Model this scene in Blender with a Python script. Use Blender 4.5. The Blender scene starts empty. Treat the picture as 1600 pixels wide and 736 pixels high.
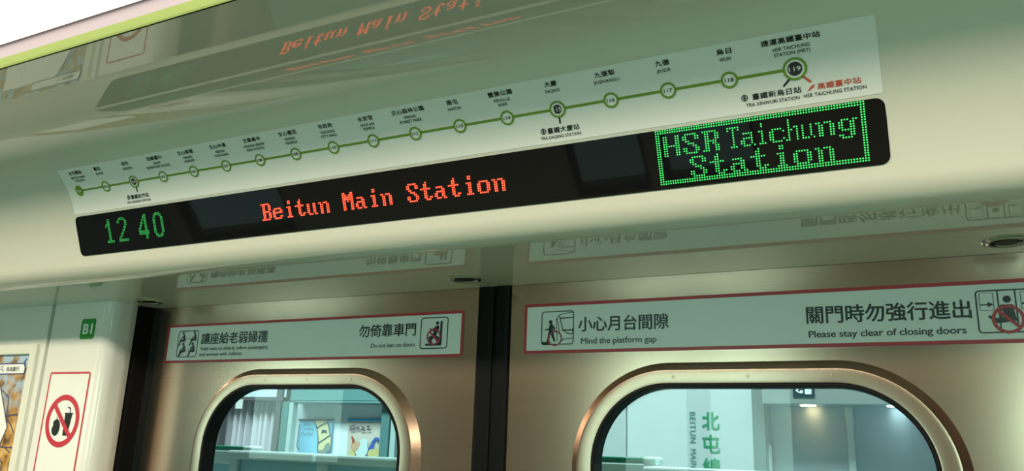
import bpy, bmesh, math, random
from mathutils import Vector, Matrix
from mathutils.geometry import tessellate_polygon

# ------------------------------------------------------------------ camera
SC = bpy.context.scene
S = 1.2                      # metres from the lens to the door plane
EYE = 1.66                   # lens height
def _n(v):
    v = Vector(v); return v.normalized()
CX, CY = 800.0, 368.0
VXP, VZP = (-1700.0, 610.0), (973.0, -4425.0)
FPX = math.sqrt(-((VXP[0]-CX)*(VZP[0]-CX) + (VXP[1]-CY)*(VZP[1]-CY)))
AX = -_n((VXP[0]-CX, VXP[1]-CY, FPX))
AZ = _n((VZP[0]-CX, VZP[1]-CY, FPX))
AY = AZ.cross(AX).normalized()
if AY.z < 0: AY = -AY
cam_d = bpy.data.cameras.new('camera'); cam = bpy.data.objects.new('camera', cam_d)
SC.collection.objects.link(cam)
cam_d.sensor_width = 36.0; cam_d.lens = FPX/1600*36.0
cam_d.clip_start = 0.02; cam_d.clip_end = 100
cam.matrix_world = Matrix(((AX.x, -AX.y, -AX.z, 0.0), (AY.x, -AY.y, -AY.z, -S),
                           (AZ.x, -AZ.y, -AZ.z, EYE), (0, 0, 0, 1)))
SC.camera = cam

# ------------------------------------------------------------------ light
SC.view_settings.view_transform = 'Standard'
SC.view_settings.look = 'None'
SC.view_settings.gamma = 1.0
SC.view_settings.exposure = 0.0
try: SC.view_settings.use_curve_mapping = False
except Exception: pass
WORLD_COL, WORLD_STR = (0.55, 0.85, 0.66), 0.08
wd = bpy.data.worlds.new('world'); SC.world = wd; wd.use_nodes = True
wd.node_tree.nodes['Background'].inputs[0].default_value = (*WORLD_COL, 1)
wd.node_tree.nodes['Background'].inputs[1].default_value = WORLD_STR
CEIL_LIGHT = (1.0, 0.855, 0.645); CEIL_STR = 23.5
def area_light(name, loc, rot, sx, sy, power, col):
    l = bpy.data.lights.new(name, 'AREA'); l.shape = 'RECTANGLE'; l.size = sx; l.size_y = sy
    l.energy = power; l.color = col
    o = bpy.data.objects.new(name, l); SC.collection.objects.link(o)
    o.location = loc; o.rotation_euler = rot
    return o
# station ceiling light above the platform
pl_ = area_light('platform_lamp', (-1.2, 1.2, 4.1), (math.radians(35), 0, 0), 9.0, 0.7, 185, (0.76, 1.0, 0.98))
gl_ = area_light('gate_fill', (-0.8, 0.92, 4.0), (0, 0, 0), 7.0, 0.25, 30, (0.76, 1.0, 0.98)); gl_.data.spread = math.radians(40)  # lamp added only to brighten the gates, no fixture of the station
pl_.data.spread = math.radians(114)      # cone narrowed so the tilted lamp throws no light into the car
# daylight entering the opposite side windows of the car
FAR_WINDOWS = [(-3.3, -2.62), (-1.18, -0.88), (-0.82, -0.48), (0.30, 1.10)]      # in door-distance units
DAY_COL, DAY_PER_M2 = (0.84, 1.0, 0.93), 37.0
for a_, b_ in FAR_WINDOWS:
    w_, h_ = (b_-a_)*S, 0.36*S
    area_light('window_daylight', ((a_+b_)/2*S, (-1.33-1.0)*S, 0.08*S+EYE), (math.radians(90), 0, 0), w_, h_, DAY_PER_M2*w_*h_, DAY_COL)
# dim lamps added in the lower window halves for the display to mirror
for a_, b_ in FAR_WINDOWS:
    w_, h_ = (b_-a_)*S, 0.44*S
    area_light('window_dim_fill', ((a_+b_)/2*S, (-1.33-1.0)*S, -0.35*S+EYE), (math.radians(90), 0, 0), w_, h_, 1.3*w_*h_, (0.75, 0.95, 1.0))
# tubes of the ceiling strip light, in its recess
area_light('strip_tube', (-0.9*S, (0.405-1)*S, 0.430*S+EYE), (0, 0, 0), 5.0*S, 0.140*S, CEIL_STR*math.pi*5.0*0.14*S*S, CEIL_LIGHT)

# ------------------------------------------------------------------ helpers
def W(x, y, z):              # x along the train, y = 1 on the door plane, z from eye level
    return Vector((x*S, (y-1.0)*S, z*S+EYE))
def ray(u, v):
    d = Vector((u-CX, v-CY, FPX))
    r = Vector((AX.dot(d), AY.dot(d), AZ.dot(d)))
    return r/r.y
def at(u, v, y):             # where the sight line through a photo point meets the plane y
    return ray(u, v)*y
def lin(r, g, b):
    f = lambda c: (c/255/12.92) if c <= 10 else ((c/255+0.055)/1.055)**2.4
    return (f(r), f(g), f(b))
MATS = {}
def mat(name, col, rough=0.4, metal=0.0, spec=0.5, coat=0.0, emit=None, estr=0.0, noise=0.0, nscale=40.0, bump=0.0):
    if name in MATS: return MATS[name]
    m = bpy.data.materials.new(name); m.use_nodes = True
    nt = m.node_tree; b = nt.nodes['Principled BSDF']
    b.inputs['Base Color'].default_value = (*col, 1)
    b.inputs['Roughness'].default_value = rough
    b.inputs['Metallic'].default_value = metal
    b.inputs['Specular IOR Level'].default_value = spec
    b.inputs['Coat Weight'].default_value = coat
    b.inputs['Coat Roughness'].default_value = 0.03
    if emit:
        b.inputs['Emission Color'].default_value = (*emit, 1)
        b.inputs['Emission Strength'].default_value = estr
    if noise > 0 or bump > 0:
        tc = nt.nodes.new('ShaderNodeTexCoord'); nz = nt.nodes.new('ShaderNodeTexNoise')
        nz.inputs['Scale'].default_value = nscale; nz.inputs['Detail'].default_value = 4
        nt.links.new(tc.outputs['Object'], nz.inputs['Vector'])
        if noise > 0:
            mx = nt.nodes.new('ShaderNodeMix'); mx.data_type = 'RGBA'
            mx.inputs['A'].default_value = (*[c*(1-noise) for c in col], 1)
            mx.inputs['B'].default_value = (*[min(1, c*(1+noise)) for c in col], 1)
            nt.links.new(nz.outputs['Fac'], mx.inputs['Factor'])
            nt.links.new(mx.outputs['Result'], b.inputs['Base Color'])
        if bump > 0:
            bp = nt.nodes.new('ShaderNodeBump'); bp.inputs['Strength'].default_value = bump
            bp.inputs['Distance'].default_value = 0.002
            nt.links.new(nz.outputs['Fac'], bp.inputs['Height'])
            nt.links.new(bp.outputs['Normal'], b.inputs['Normal'])
    MATS[name] = m
    return m
def brushed(name, col, rough, streak=(3, 3, 260), amount=0.12, metal=1.0, bump=0.02, aniso=0.0):
    if name in MATS: return MATS[name]
    m = mat(name, col, rough, metal)
    nt = m.node_tree; b = nt.nodes['Principled BSDF']
    tc = nt.nodes.new('ShaderNodeTexCoord'); mp = nt.nodes.new('ShaderNodeMapping')
    mp.inputs['Scale'].default_value = streak
    nz = nt.nodes.new('ShaderNodeTexNoise'); nz.inputs['Scale'].default_value = 1.0; nz.inputs['Detail'].default_value = 5
    nt.links.new(tc.outputs['Object'], mp.inputs['Vector']); nt.links.new(mp.outputs['Vector'], nz.inputs['Vector'])
    mx = nt.nodes.new('ShaderNodeMix'); mx.data_type = 'RGBA'
    mx.inputs['A'].default_value = (*[c*(1-amount) for c in col], 1)
    mx.inputs['B'].default_value = (*[min(1, c*(1+amount)) for c in col], 1)
    nt.links.new(nz.outputs['Fac'], mx.inputs['Factor']); nt.links.new(mx.outputs['Result'], b.inputs['Base Color'])
    bp = nt.nodes.new('ShaderNodeBump'); bp.inputs['Strength'].default_value = bump; bp.inputs['Distance'].default_value = 0.001
    nt.links.new(nz.outputs['Fac'], bp.inputs['Height']); nt.links.new(bp.outputs['Normal'], b.inputs['Normal'])
    if aniso > 0:            # the grain runs along the train: highlights stretch upright
        b.inputs['Anisotropic'].default_value = aniso
        cv = nt.nodes.new('ShaderNodeCombineXYZ'); cv.inputs['Z'].default_value = 1.0
        nt.links.new(cv.outputs[0], b.inputs['Tangent'])
    return m
def glass(name, tint, gloss=1.0):
    if name in MATS: return MATS[name]
    m = bpy.data.materials.new(name); m.use_nodes = True; nt = m.node_tree
    for n in list(nt.nodes): nt.nodes.remove(n)
    out = nt.nodes.new('ShaderNodeOutputMaterial'); mix = nt.nodes.new('ShaderNodeMixShader')
    tr = nt.nodes.new('ShaderNodeBsdfTransparent'); gl = nt.nodes.new('ShaderNodeBsdfGlossy'); fr = nt.nodes.new('ShaderNodeFresnel')
    tr.inputs[0].default_value = (*tint, 1); gl.inputs['Roughness'].default_value = 0.01
    gl.inputs[0].default_value = (gloss, gloss, gloss, 1)
    fr.inputs[0].default_value = 1.45
    ge = nt.nodes.new('ShaderNodeNewGeometry'); sb = nt.nodes.new('ShaderNodeMath'); sb.operation = 'SUBTRACT'; sb.inputs[0].default_value = 1.0
    mu = nt.nodes.new('ShaderNodeMath'); mu.operation = 'MULTIPLY'      # the front face alone mirrors
    nt.links.new(ge.outputs['Backfacing'], sb.inputs[1]); nt.links.new(sb.outputs[0], mu.inputs[0]); nt.links.new(fr.outputs[0], mu.inputs[1])
    nt.links.new(mu.outputs[0], mix.inputs[0]); nt.links.new(tr.outputs[0], mix.inputs[1]); nt.links.new(gl.outputs[0], mix.inputs[2])
    nt.links.new(mix.outputs[0], out.inputs[0])
    MATS[name] = m
    return m

def empty(name, loc):
    o = bpy.data.objects.new(name, None); SC.collection.objects.link(o); o.location = loc
    o.empty_display_size = 0.02
    return o
def tag(o, label=None, cat=None, group=None, kind=None):
    if label: o['label'] = label
    if cat: o['category'] = cat
    if group: o['group'] = group
    if kind: o['kind'] = kind
    return o
ORIGIN = {}
def obj(name, verts, faces, m, parent=None, smooth=False, kind=None, label=None, mats=None, fmat=None, origin=None, flat_print=False):
    """verts in world metres; the object's own origin sits at the base of its bounds"""
    vs = [Vector(v) for v in verts]
    if origin is None:
        lo = [min(v[i] for v in vs) for i in range(3)]; hi = [max(v[i] for v in vs) for i in range(3)]
        origin = Vector(((lo[0]+hi[0])/2, (lo[1]+hi[1])/2, lo[2]))
    me = bpy.data.meshes.new(name)
    me.from_pydata([v-origin for v in vs], [], [tuple(f) for f in faces])
    for mm in (mats or [m]): me.materials.append(mm)
    room = Vector((-0.3, -1.0, 1.4))-origin               # a point inside the car: open sheets face it
    bm = bmesh.new(); bm.from_mesh(me)
    if all(len(e.link_faces) == 2 for e in bm.edges): bmesh.ops.recalc_face_normals(bm, faces=bm.faces)
    elif flat_print:
        for fc in bm.faces:
            if fc.normal.dot(room-fc.calc_center_median()) < 0: fc.normal_flip()
    else:
        if sum(fc.calc_area()*fc.normal.dot((room-fc.calc_center_median()).normalized()) for fc in bm.faces) < 0:
            for fc in bm.faces: fc.normal_flip()
    bm.to_mesh(me); bm.free()
    if fmat:
        for p, k in zip(me.polygons, fmat): p.material_index = k
    if smooth:
        for p in me.polygons: p.use_smooth = True
    me.update()
    o = bpy.data.objects.new(name, me); SC.collection.objects.link(o)
    if parent is not None:
        o.parent = parent; o.location = origin - ORIGIN[parent.name]
    else:
        o.location = origin
    ORIGIN[o.name] = origin.copy()
    if kind: o['kind'] = kind
    if label: o['label'] = label
    return o
def thing(name, loc, label, cat, group=None):
    o = empty(name, loc); ORIGIN[o.name] = Vector(loc)
    return tag(o, label, cat, group)

class MB:                    # collects geometry in world metres
    def __init__(s): s.v = []; s.f = []; s.m = []
    def add(s, vs, fs, k=0):
        n = len(s.v); s.v += [Vector(v) for v in vs]; s.f += [[i+n for i in f] for f in fs]; s.m += [k]*len(fs)
    def box(s, a, b, k=0, bev=0.0):
        (x0, y0, z0), (x1, y1, z1) = a, b
        x0, x1 = min(x0, x1), max(x0, x1); y0, y1 = min(y0, y1), max(y0, y1); z0, z1 = min(z0, z1), max(z0, z1)
        bm = bmesh.new()
        bmesh.ops.create_cube(bm, size=1.0)
        for v in bm.verts:
            v.co = Vector(((x0+x1)/2+v.co.x*(x1-x0), (y0+y1)/2+v.co.y*(y1-y0), (z0+z1)/2+v.co.z*(z1-z0)))
        if bev > 0:
            bmesh.ops.bevel(bm, geom=list(bm.edges), offset=bev, segments=2, affect='EDGES', profile=0.5)
        bm.verts.index_update()
        s.add([v.co.copy() for v in bm.verts], [[v.index for v in f.verts] for f in bm.faces], k)
        bm.free()
    def wbox(s, a, b, k=0, bev=0.0): s.box(W(*a), W(*b), k, bev)
    def loft(s, loops, closed=True, k=0, cap0=False, cap1=False):
        n = len(loops[0]); vs = [p for L in loops for p in L]; fs = []
        for i in range(len(loops)-1):
            for j in range(n if closed else n-1):
                j2 = (j+1) % n
                fs.append([i*n+j, i*n+j2, (i+1)*n+j2, (i+1)*n+j])
        if cap0: fs.append(list(range(n)))
        if cap1: fs.append([(len(loops)-1)*n+j for j in range(n)][::-1])
        s.add(vs, fs, k)
    def build(s, name, m, parent=None, **kw):
        if isinstance(m, (list, tuple)): return obj(name, s.v, s.f, None, parent, mats=list(m), fmat=s.m, **kw)
        return obj(name, s.v, s.f, m, parent, **kw)

class Ink:
    """flat print on a surface; surf(u, v, o) gives the world point, (u, v) in door units, o the height above the surface"""
    def __init__(s, surf, fr=None): s.k = 0; s.surf = surf; s.v = []; s.f = []; s.fr = fr or (lambda a, b: (a, b))
    def pt(s, a, b, o):
        u, v = s.fr(a, b); return s.surf(u, v, o)
    def lift_(s, o):          # each pass of ink lies a hair above the one before
        s.k += 1; return o+s.k*1e-5
    def poly(s, pts, o):
        o = s.lift_(o)
        n = len(s.v); s.v += [s.pt(a, b, o) for a, b in pts]
        tri = tessellate_polygon([[Vector((a, b, 0)) for a, b in pts]])
        s.f += [[n+i for i in t] for t in tri]
    def quadstrip(s, A, B, o, closed=True):
        o = s.lift_(o)
        n = len(s.v); k = len(A)
        s.v += [s.pt(a, b, o) for a, b in A] + [s.pt(a, b, o) for a, b in B]
        for i in range(k if closed else k-1):
            j = (i+1) % k; s.f.append([n+i, n+j, n+k+j, n+k+i])
    def disc(s, cx, cy, r, o, n=24, ry=None):
        ry = ry or r
        s.poly([(cx+r*math.cos(2*math.pi*i/n), cy+ry*math.sin(2*math.pi*i/n)) for i in range(n)], o)
    def ring(s, cx, cy, r1, r0, o, n=40, ar=1.0, a0=0, a1=360):
        full = abs(a1-a0) >= 360
        c = n if full else n+1
        an = [math.radians(a0+(a1-a0)*i/n) for i in range(c)]
        s.quadstrip([(cx+r1*math.cos(t), cy+ar*r1*math.sin(t)) for t in an], [(cx+r0*math.cos(t), cy+ar*r0*math.sin(t)) for t in an], o, full)
    def stroke(s, pts, w, o, cap=True, asp=1.0):
        """line of width w through pts; asp scales b against a so that widths stay even"""
        P = [Vector((a, b*asp)) for a, b in pts]
        for i in range(len(P)-1):
            d = P[i+1]-P[i]
            if d.length < 1e-9: continue
            t = Vector((-d.y, d.x)).normalized()*w/2
            q = [P[i]+t, P[i+1]+t, P[i+1]-t, P[i]-t]
            s.poly([(p.x, p.y/asp) for p in q], o)
        if cap:
            for p in P: s.disc(p.x, p.y/asp, w/2, o, 10, w/2/asp)
    def limb(s, pts, ws, o, asp=1.0):
        for (a, b, w0, w1) in [(pts[i], pts[i+1], ws[i], ws[i+1]) for i in range(len(pts)-1)]:
            A = Vector((a[0], a[1]*asp)); B = Vector((b[0], b[1]*asp)); d = B-A
            t = Vector((-d.y, d.x)).normalized()
            q = [A+t*w0/2, B+t*w1/2, B-t*w1/2, A-t*w0/2]
            s.poly([(p.x, p.y/asp) for p in q], o)
        for p, w in zip(pts, ws): s.disc(p[0], p[1], w/2, o, 12, w/2/asp)
    @staticmethod
    def rr(x0, y0, x1, y1, r, n=6):
        out = []
        for cx, cy, a in ((x1-r, y1-r, 0), (x0+r, y1-r, 90), (x0+r, y0+r, 180), (x1-r, y0+r, 270)):
            for i in range(n+1):
                t = math.radians(a+90*i/n); out.append((cx+r*math.cos(t), cy+r*math.sin(t)))
        return out
    def rrect(s, x0, y0, x1, y1, r, o): s.poly(s.rr(x0, y0, x1, y1, r), o)
    def rframe(s, x0, y0, x1, y1, r, w, o):
        s.quadstrip(s.rr(x0, y0, x1, y1, r), s.rr(x0+w, y0+w, x1-w, y1-w, max(r-w, w*0.2)), o)
    def text(s, body, u0, u1, v0, v1, o, bold=0.0, fit='box', space=1.0, rot=False):
        """lettering fitted to u0..u1; 'box' fits the ink to v0..v1, 'cap' puts the baseline on v0 and the capital height on v1"""
        V, F, cap = glyphs(body, 0.0, space)
        if bold > 0:             # heavier weight: the same glyphs struck several times, a hair apart
            n0 = len(V); V0, F0 = V, F; V = []; F = []
            for k, (dx, dy) in enumerate(((-bold, 0), (bold, 0), (0, bold*0.8), (0, -bold*0.8))):
                V = V+[(x+dx, y+dy) for x, y in V0]; F = F+[[i+k*n0 for i in f] for f in F0]
        xs = [p[0] for p in V]; ys = [p[1] for p in V]
        x0, x1 = min(xs), max(xs)
        if fit == 'box': y0, y1 = min(ys), max(ys)
        else: y0, y1 = 0.0, cap
        n = len(s.v); per = len(V)//4 if bold > 0 else len(V)+1
        o0 = o
        for k, (x, y) in enumerate(V):
            o = o0+0.00005*(k//per)
            a = (x-x0)/(x1-x0); b = (y-y0)/(y1-y0)
            if rot: s.v.append(s.pt(u0+(u1-u0)*b, v1+(v0-v1)*a, o))     # turned a quarter clockwise: reads downwards
            else: s.v.append(s.pt(u0+(u1-u0)*a, v0+(v1-v0)*b, o))
        s.f += [[i+n for i in f] for f in F]
    def build(s, name, m, parent=None, **kw): return obj(name, s.v, s.f, m, parent, flat_print=True, **kw)
_G = {}
def _glyph_mesh(body, bold, space):
    c = bpy.data.curves.new('lettering', 'FONT'); c.body = body; c.resolution_u = 3; c.offset = bold
    c.space_character = space; c.fill_mode = 'FRONT'
    t = bpy.data.objects.new('lettering', c); SC.collection.objects.link(t)
    bpy.context.view_layer.update()
    me = bpy.data.meshes.new_from_object(t.evaluated_get(bpy.context.evaluated_depsgraph_get()))
    V = [(v.co.x, v.co.y) for v in me.vertices]; F = [list(p.vertices) for p in me.polygons]
    bpy.data.objects.remove(t); bpy.data.curves.remove(c); bpy.data.meshes.remove(me)
    return V, F
def glyphs(body, bold, space):
    k = (body, bold, space)
    if k not in _G:
        if 'H' not in _G:
            hv, _ = _glyph_mesh('H', 0, 1); _G['H'] = max(p[1] for p in hv)
        V, F = _glyph_mesh(body, bold, space)
        _G[k] = (V, F, _G['H'])
    return _G[k]

# ------------------------------------------------------------------ materials
paint = mat('cream_gloss_panel', (0.64, 0.635, 0.56), 0.012, 0, 0.5, 0.0)
paint.node_tree.nodes['Principled BSDF'].inputs['IOR'].default_value = 1.75
paint_wall = mat('cream_wall_panel', (0.74, 0.75, 0.72), 0.12, 0, 0.5)
steel = brushed('brushed_steel_door', (0.625, 0.455, 0.35), 0.205, (4, 4, 420), 0.10, 1.0, 0.015, 0.35)
frame_steel = brushed('window_frame_steel', (0.43, 0.315, 0.24), 0.27, (40, 40, 200), 0.06, 1.0, 0.01, 0.4)
rubber = mat('black_rubber', (0.0018, 0.0018, 0.0016), 0.5, 0, 0.12, noise=0.2, nscale=60)
gasket_m = mat('window_gasket', (0.003, 0.003, 0.003), 0.5, 0, 0.15)
vinyl = mat('white_sticker', (0.76, 0.79, 0.765), 0.30, 0, 0.5, noise=0.02, nscale=25)
map_vinyl = mat('route_map_sheet', (0.78, 0.80, 0.78), 0.28, 0, 0.5, noise=0.015, nscale=20)
red_ink = mat('red_print', (0.46, 0.030, 0.040), 0.35)
black_ink = mat('black_print', (0.010, 0.012, 0.012), 0.35)
dark_ink = mat('dark_grey_print', (0.035, 0.04, 0.042), 0.4)
green_ink = mat('line_green_print', (0.165, 0.30, 0.030), 0.35)
white_ink = mat('white_print', (0.80, 0.82, 0.80), 0.35)
orange_ink = mat('vermilion_print', (0.62, 0.10, 0.055), 0.35)
pink_ink = mat('pale_red_print', (0.62, 0.34, 0.33), 0.4)
lens_black = mat('display_black_glass', (0.006, 0.006, 0.0065), 0.03, 0, 0.5)
led_red = mat('red_led', (0.1, 0.01, 0.01), 0.4, emit=(1.0, 0.055, 0.022), estr=5.0)
led_green = mat('green_led', (0.01, 0.1, 0.02), 0.4, emit=(0.05, 0.82, 0.14), estr=1.5)
led_clock = mat('green_clock_led', (0.01, 0.1, 0.02), 0.4, emit=(0.03, 0.62, 0.11), estr=0.8)
diffuser_m = mat('light_diffuser', (0.9, 0.9, 0.88), 0.5, emit=CEIL_LIGHT, estr=4.0)
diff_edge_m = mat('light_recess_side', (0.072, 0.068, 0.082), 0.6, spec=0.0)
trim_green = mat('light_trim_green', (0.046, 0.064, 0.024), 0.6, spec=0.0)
for mm in (led_red, led_green, led_clock, diffuser_m): mm.cycles.emission_sampling = 'NONE'
floor_m = mat('car_floor_green_grey', (0.085, 0.19, 0.105), 0.45, noise=0.15, nscale=60)
dark_panel = mat('far_side_panel', (0.28, 0.27, 0.24), 0.4, noise=0.05, nscale=8)

# ------------------------------------------------------------------ header profile (y, z)
K = 0.752
DT = Vector((0.9721*K, 0.4136*K)); DB = Vector((K, 0.3413*K)); MBP = Vector((0.9686*K, 0.4175*K))
UP = (DT-DB).normalized()
ZS, ZC = 0.223, 0.400
TH0 = math.atan2(UP.y, -UP.x)
RC = (ZC-MBP.y)/(1-math.cos(TH0))
def arc(v):                  # point and facing normal at arc length v above the map's lower edge
    if v <= 0:
        p = MBP+UP*v; th = TH0
    elif v < RC*TH0:
        th = TH0-v/RC
        p = Vector((MBP.x-RC*(math.sin(TH0)-math.sin(th)), MBP.y+RC*(math.cos(th)-math.cos(TH0))))
    else:
        th = 0; p = Vector((MBP.x-RC*math.sin(TH0)-(v-RC*TH0), ZC))
    return p, Vector((-math.sin(th), -math.cos(th)))
def map_surf(u, v, o):
    p, n = arc(v); q = p+n*o
    return W(u, q.x, q.y)
DN = Vector((-UP.y, UP.x)); DN = DN if DN.x < 0 else -DN
def disp_surf(u, a, o):      # a runs 0 at the top edge of the display to 1 at its bottom
    q = DT+(DB-DT)*a+DN*o
    return W(u, q.x, q.y)
def door_surf(u, v, o): return W(u, 1.0-o, v)
YP = 0.912
def pillar_surf(u, v, o): return W(u, YP-o, v)

# ------------------------------------------------------------------ structure of the car
XL, XR = -3.4, 1.6
corner_t = (DB.y-ZS)/UP.y
Cn = DB-UP*corner_t          # where the display face would meet the soffit
turn = math.acos(-UP.x*1.0)
rf = 0.036; tl = rf*math.tan(turn/2)
P1 = Cn+UP*tl; P2 = Vector((Cn.x+tl, ZS)); FC = Vector((P2.x, ZS+rf))
prof = [Vector((1.045, ZS+0.045)), Vector((0.9985, ZS+0.045)), Vector((0.9985, ZS)), Vector((0.94, ZS)), Vector((0.88, ZS)), Vector((0.82, ZS))]
a_s = math.atan2(P2.y-FC.y, P2.x-FC.x); a_e = math.atan2(P1.y-FC.y, P1.x-FC.x)
if a_e > a_s: a_e -= 2*math.pi
for i in range(25):
    t = a_s+(a_e-a_s)*i/24; prof.append(Vector((FC.x+rf*math.cos(t), FC.y+rf*math.sin(t))))
for i in range(1, 9): prof.append(P1.lerp(MBP, i/8))
prof2 = [MBP.copy()]
for i in range(1, 41): prof2.append(arc(RC*TH0*i/40)[0])
prof2 += [Vector((0.56, ZC)), Vector((0.52, ZC)), Vector((0.4795, ZC))]
m = MB()
nx = 24
for_x = [XL+(XR-XL)*i/nx for i in range(nx+1)]
m.loft([[W(x, p.x, p.y) for p in prof] for x in for_x], closed=False)
hdr = m.build('trim_1', paint, smooth=True, kind='structure'); hdr.data.set_sharp_from_angle(angle=math.radians(35))
m = MB(); m.loft([[W(x, p.x, p.y) for p in prof2] for x in for_x], closed=False)
m.build('trim_6', paint, smooth=True, kind='structure')
# roof of the car on the far side of the light strip
LY1, LY0, LZ = 0.4795, 0.33, 0.4325
m = MB()
m.wbox((XL, LY0, ZC), (XR, -1.26, ZC+0.03))
m.build('ceiling', paint, kind='structure')
m = MB(); m.wbox((XL, 1.0, -1.3833), (XR, -1.26, -1.42)); m.build('floor', floor_m, kind='structure')

# left wall panel, groove and door pillar
m = MB()
m.wbox((XL, YP, ZS+0.001), (-1.4215, YP+0.05, -1.38))
m.build('wall_left', paint_wall, kind='structure')
m = MB()
pp = [(-1.412, YP+0.05), (-1.412, YP+0.004)]
for i in range(7): 
    t = math.radians(180+90*i/6); pp.append((-1.408+0.004*math.cos(t), YP+0.004+0.004*math.sin(t)))
RP = 0.024
for i in range(13):
    t = math.radians(-90+84*i/12); pp.append((-1.2533-RP+RP*math.cos(t), YP+RP+RP*math.sin(t)))
pp += [(-1.2533, 0.945), (-1.2533, 0.9625), (-1.256, 0.9640), (-1.275, 0.965)]
m.loft([[W(x, y, z) for x, y in pp] for z in (-1.38, -0.9, -0.5, -0.1, ZS+0.0006)], closed=False)
m.build('trim_2', paint_wall, smooth=True, kind='structure')
m = MB(); m.wbox((-1.43, YP+0.02, ZS), (-1.40, YP+0.045, -1.38)); m.build('trim_3', rubber, kind='structure')
# bright bead along the groove
m = MB(); m.wbox((-1.4225, YP-0.002, ZS), (-1.4165, YP+0.03, -1.38), bev=0.001); m.build('trim_4', paint_wall, kind='structure')
# black door seal in the recess beside the pillar
m = MB()
sp = [(-1.275, 0.9655), (-1.262, 0.9640), (-1.2530, 0.9655), (-1.2500, 0.972), (-1.2470, 0.982), (-1.2440, 0.992), (-1.2370, 0.9985), (-1.2330, 1.001), (-1.2330, 1.02), (-1.275, 1.02)]
m.loft([[W(x, y, z) for x, y in sp] for z in (-1.38, ZS-0.0004)], closed=True, cap0=True, cap1=True)
m.build('trim_5', rubber, kind='structure')

# the same pillar, seal and wall at the other end of the doorway
MX = -1.2355+0.1400
mir = lambda pts: [(MX-x, y) for x, y in pts]
m = MB(); m.loft([[W(x, y, z) for x, y in mir(pp)] for z in (-1.38, -0.9, -0.5, -0.1, ZS+0.0006)], closed=False)
m.build('trim_7', paint_wall, smooth=True, kind='structure')
m = MB(); m.loft([[W(x, y, z) for x, y in mir(sp)] for z in (-1.38, ZS-0.0004)], closed=True, cap0=True, cap1=True)
m.build('trim_8', rubber, kind='structure')
m = MB(); m.wbox((MX+1.4215, YP, ZS+0.001), (XR, YP+0.05, -1.38)); m.build('wall_right', paint_wall, kind='structure')
m = MB(); m.wbox((MX+1.43, YP+0.02, ZS), (MX+1.40, YP+0.045, -1.38)); m.build('trim_9', rubber, kind='structure')

# ------------------------------------------------------------------ doors
def rrect_loop(cx, zc, hw, hh, r, y, n=14):
    out = []
    for sx, sz, a in ((1, 1, 0), (-1, 1, 90), (-1, -1, 180), (1, -1, 270)):
        for i in range(n+1):
            t = math.radians(a+90*i/n)
            out.append(W(cx+sx*(hw-r)+r*math.cos(t), y, zc+sz*(hh-r)+r*math.sin(t)))
    return out
def rect_loop(x0, x1, z0, z1, cx, zc, hw, hh, r, y, n=14):
    out = []                 # points on the outer rectangle, matched to the rounded hole
    for (sx, sz, a, X, Z) in ((1, 1, 0, x1, z1), (-1, 1, 90, x0, z1), (-1, -1, 180, x0, z0), (1, -1, 270, x1, z0)):
        for i in range(n+1):
            f = i/n
            hx, hz = cx+sx*(hw-r)+r*math.cos(math.radians(a+90*f)), zc+sz*(hh-r)+r*math.sin(math.radians(a+90*f))
            first = (a in (90, 270))
            if (f < 0.5) != first: out.append(W(X, y, hz if f != 0.5 else Z))
            elif f == 0.5: out.append(W(X, y, Z))
            else: out.append(W(hx, y, Z))
    return out
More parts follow.
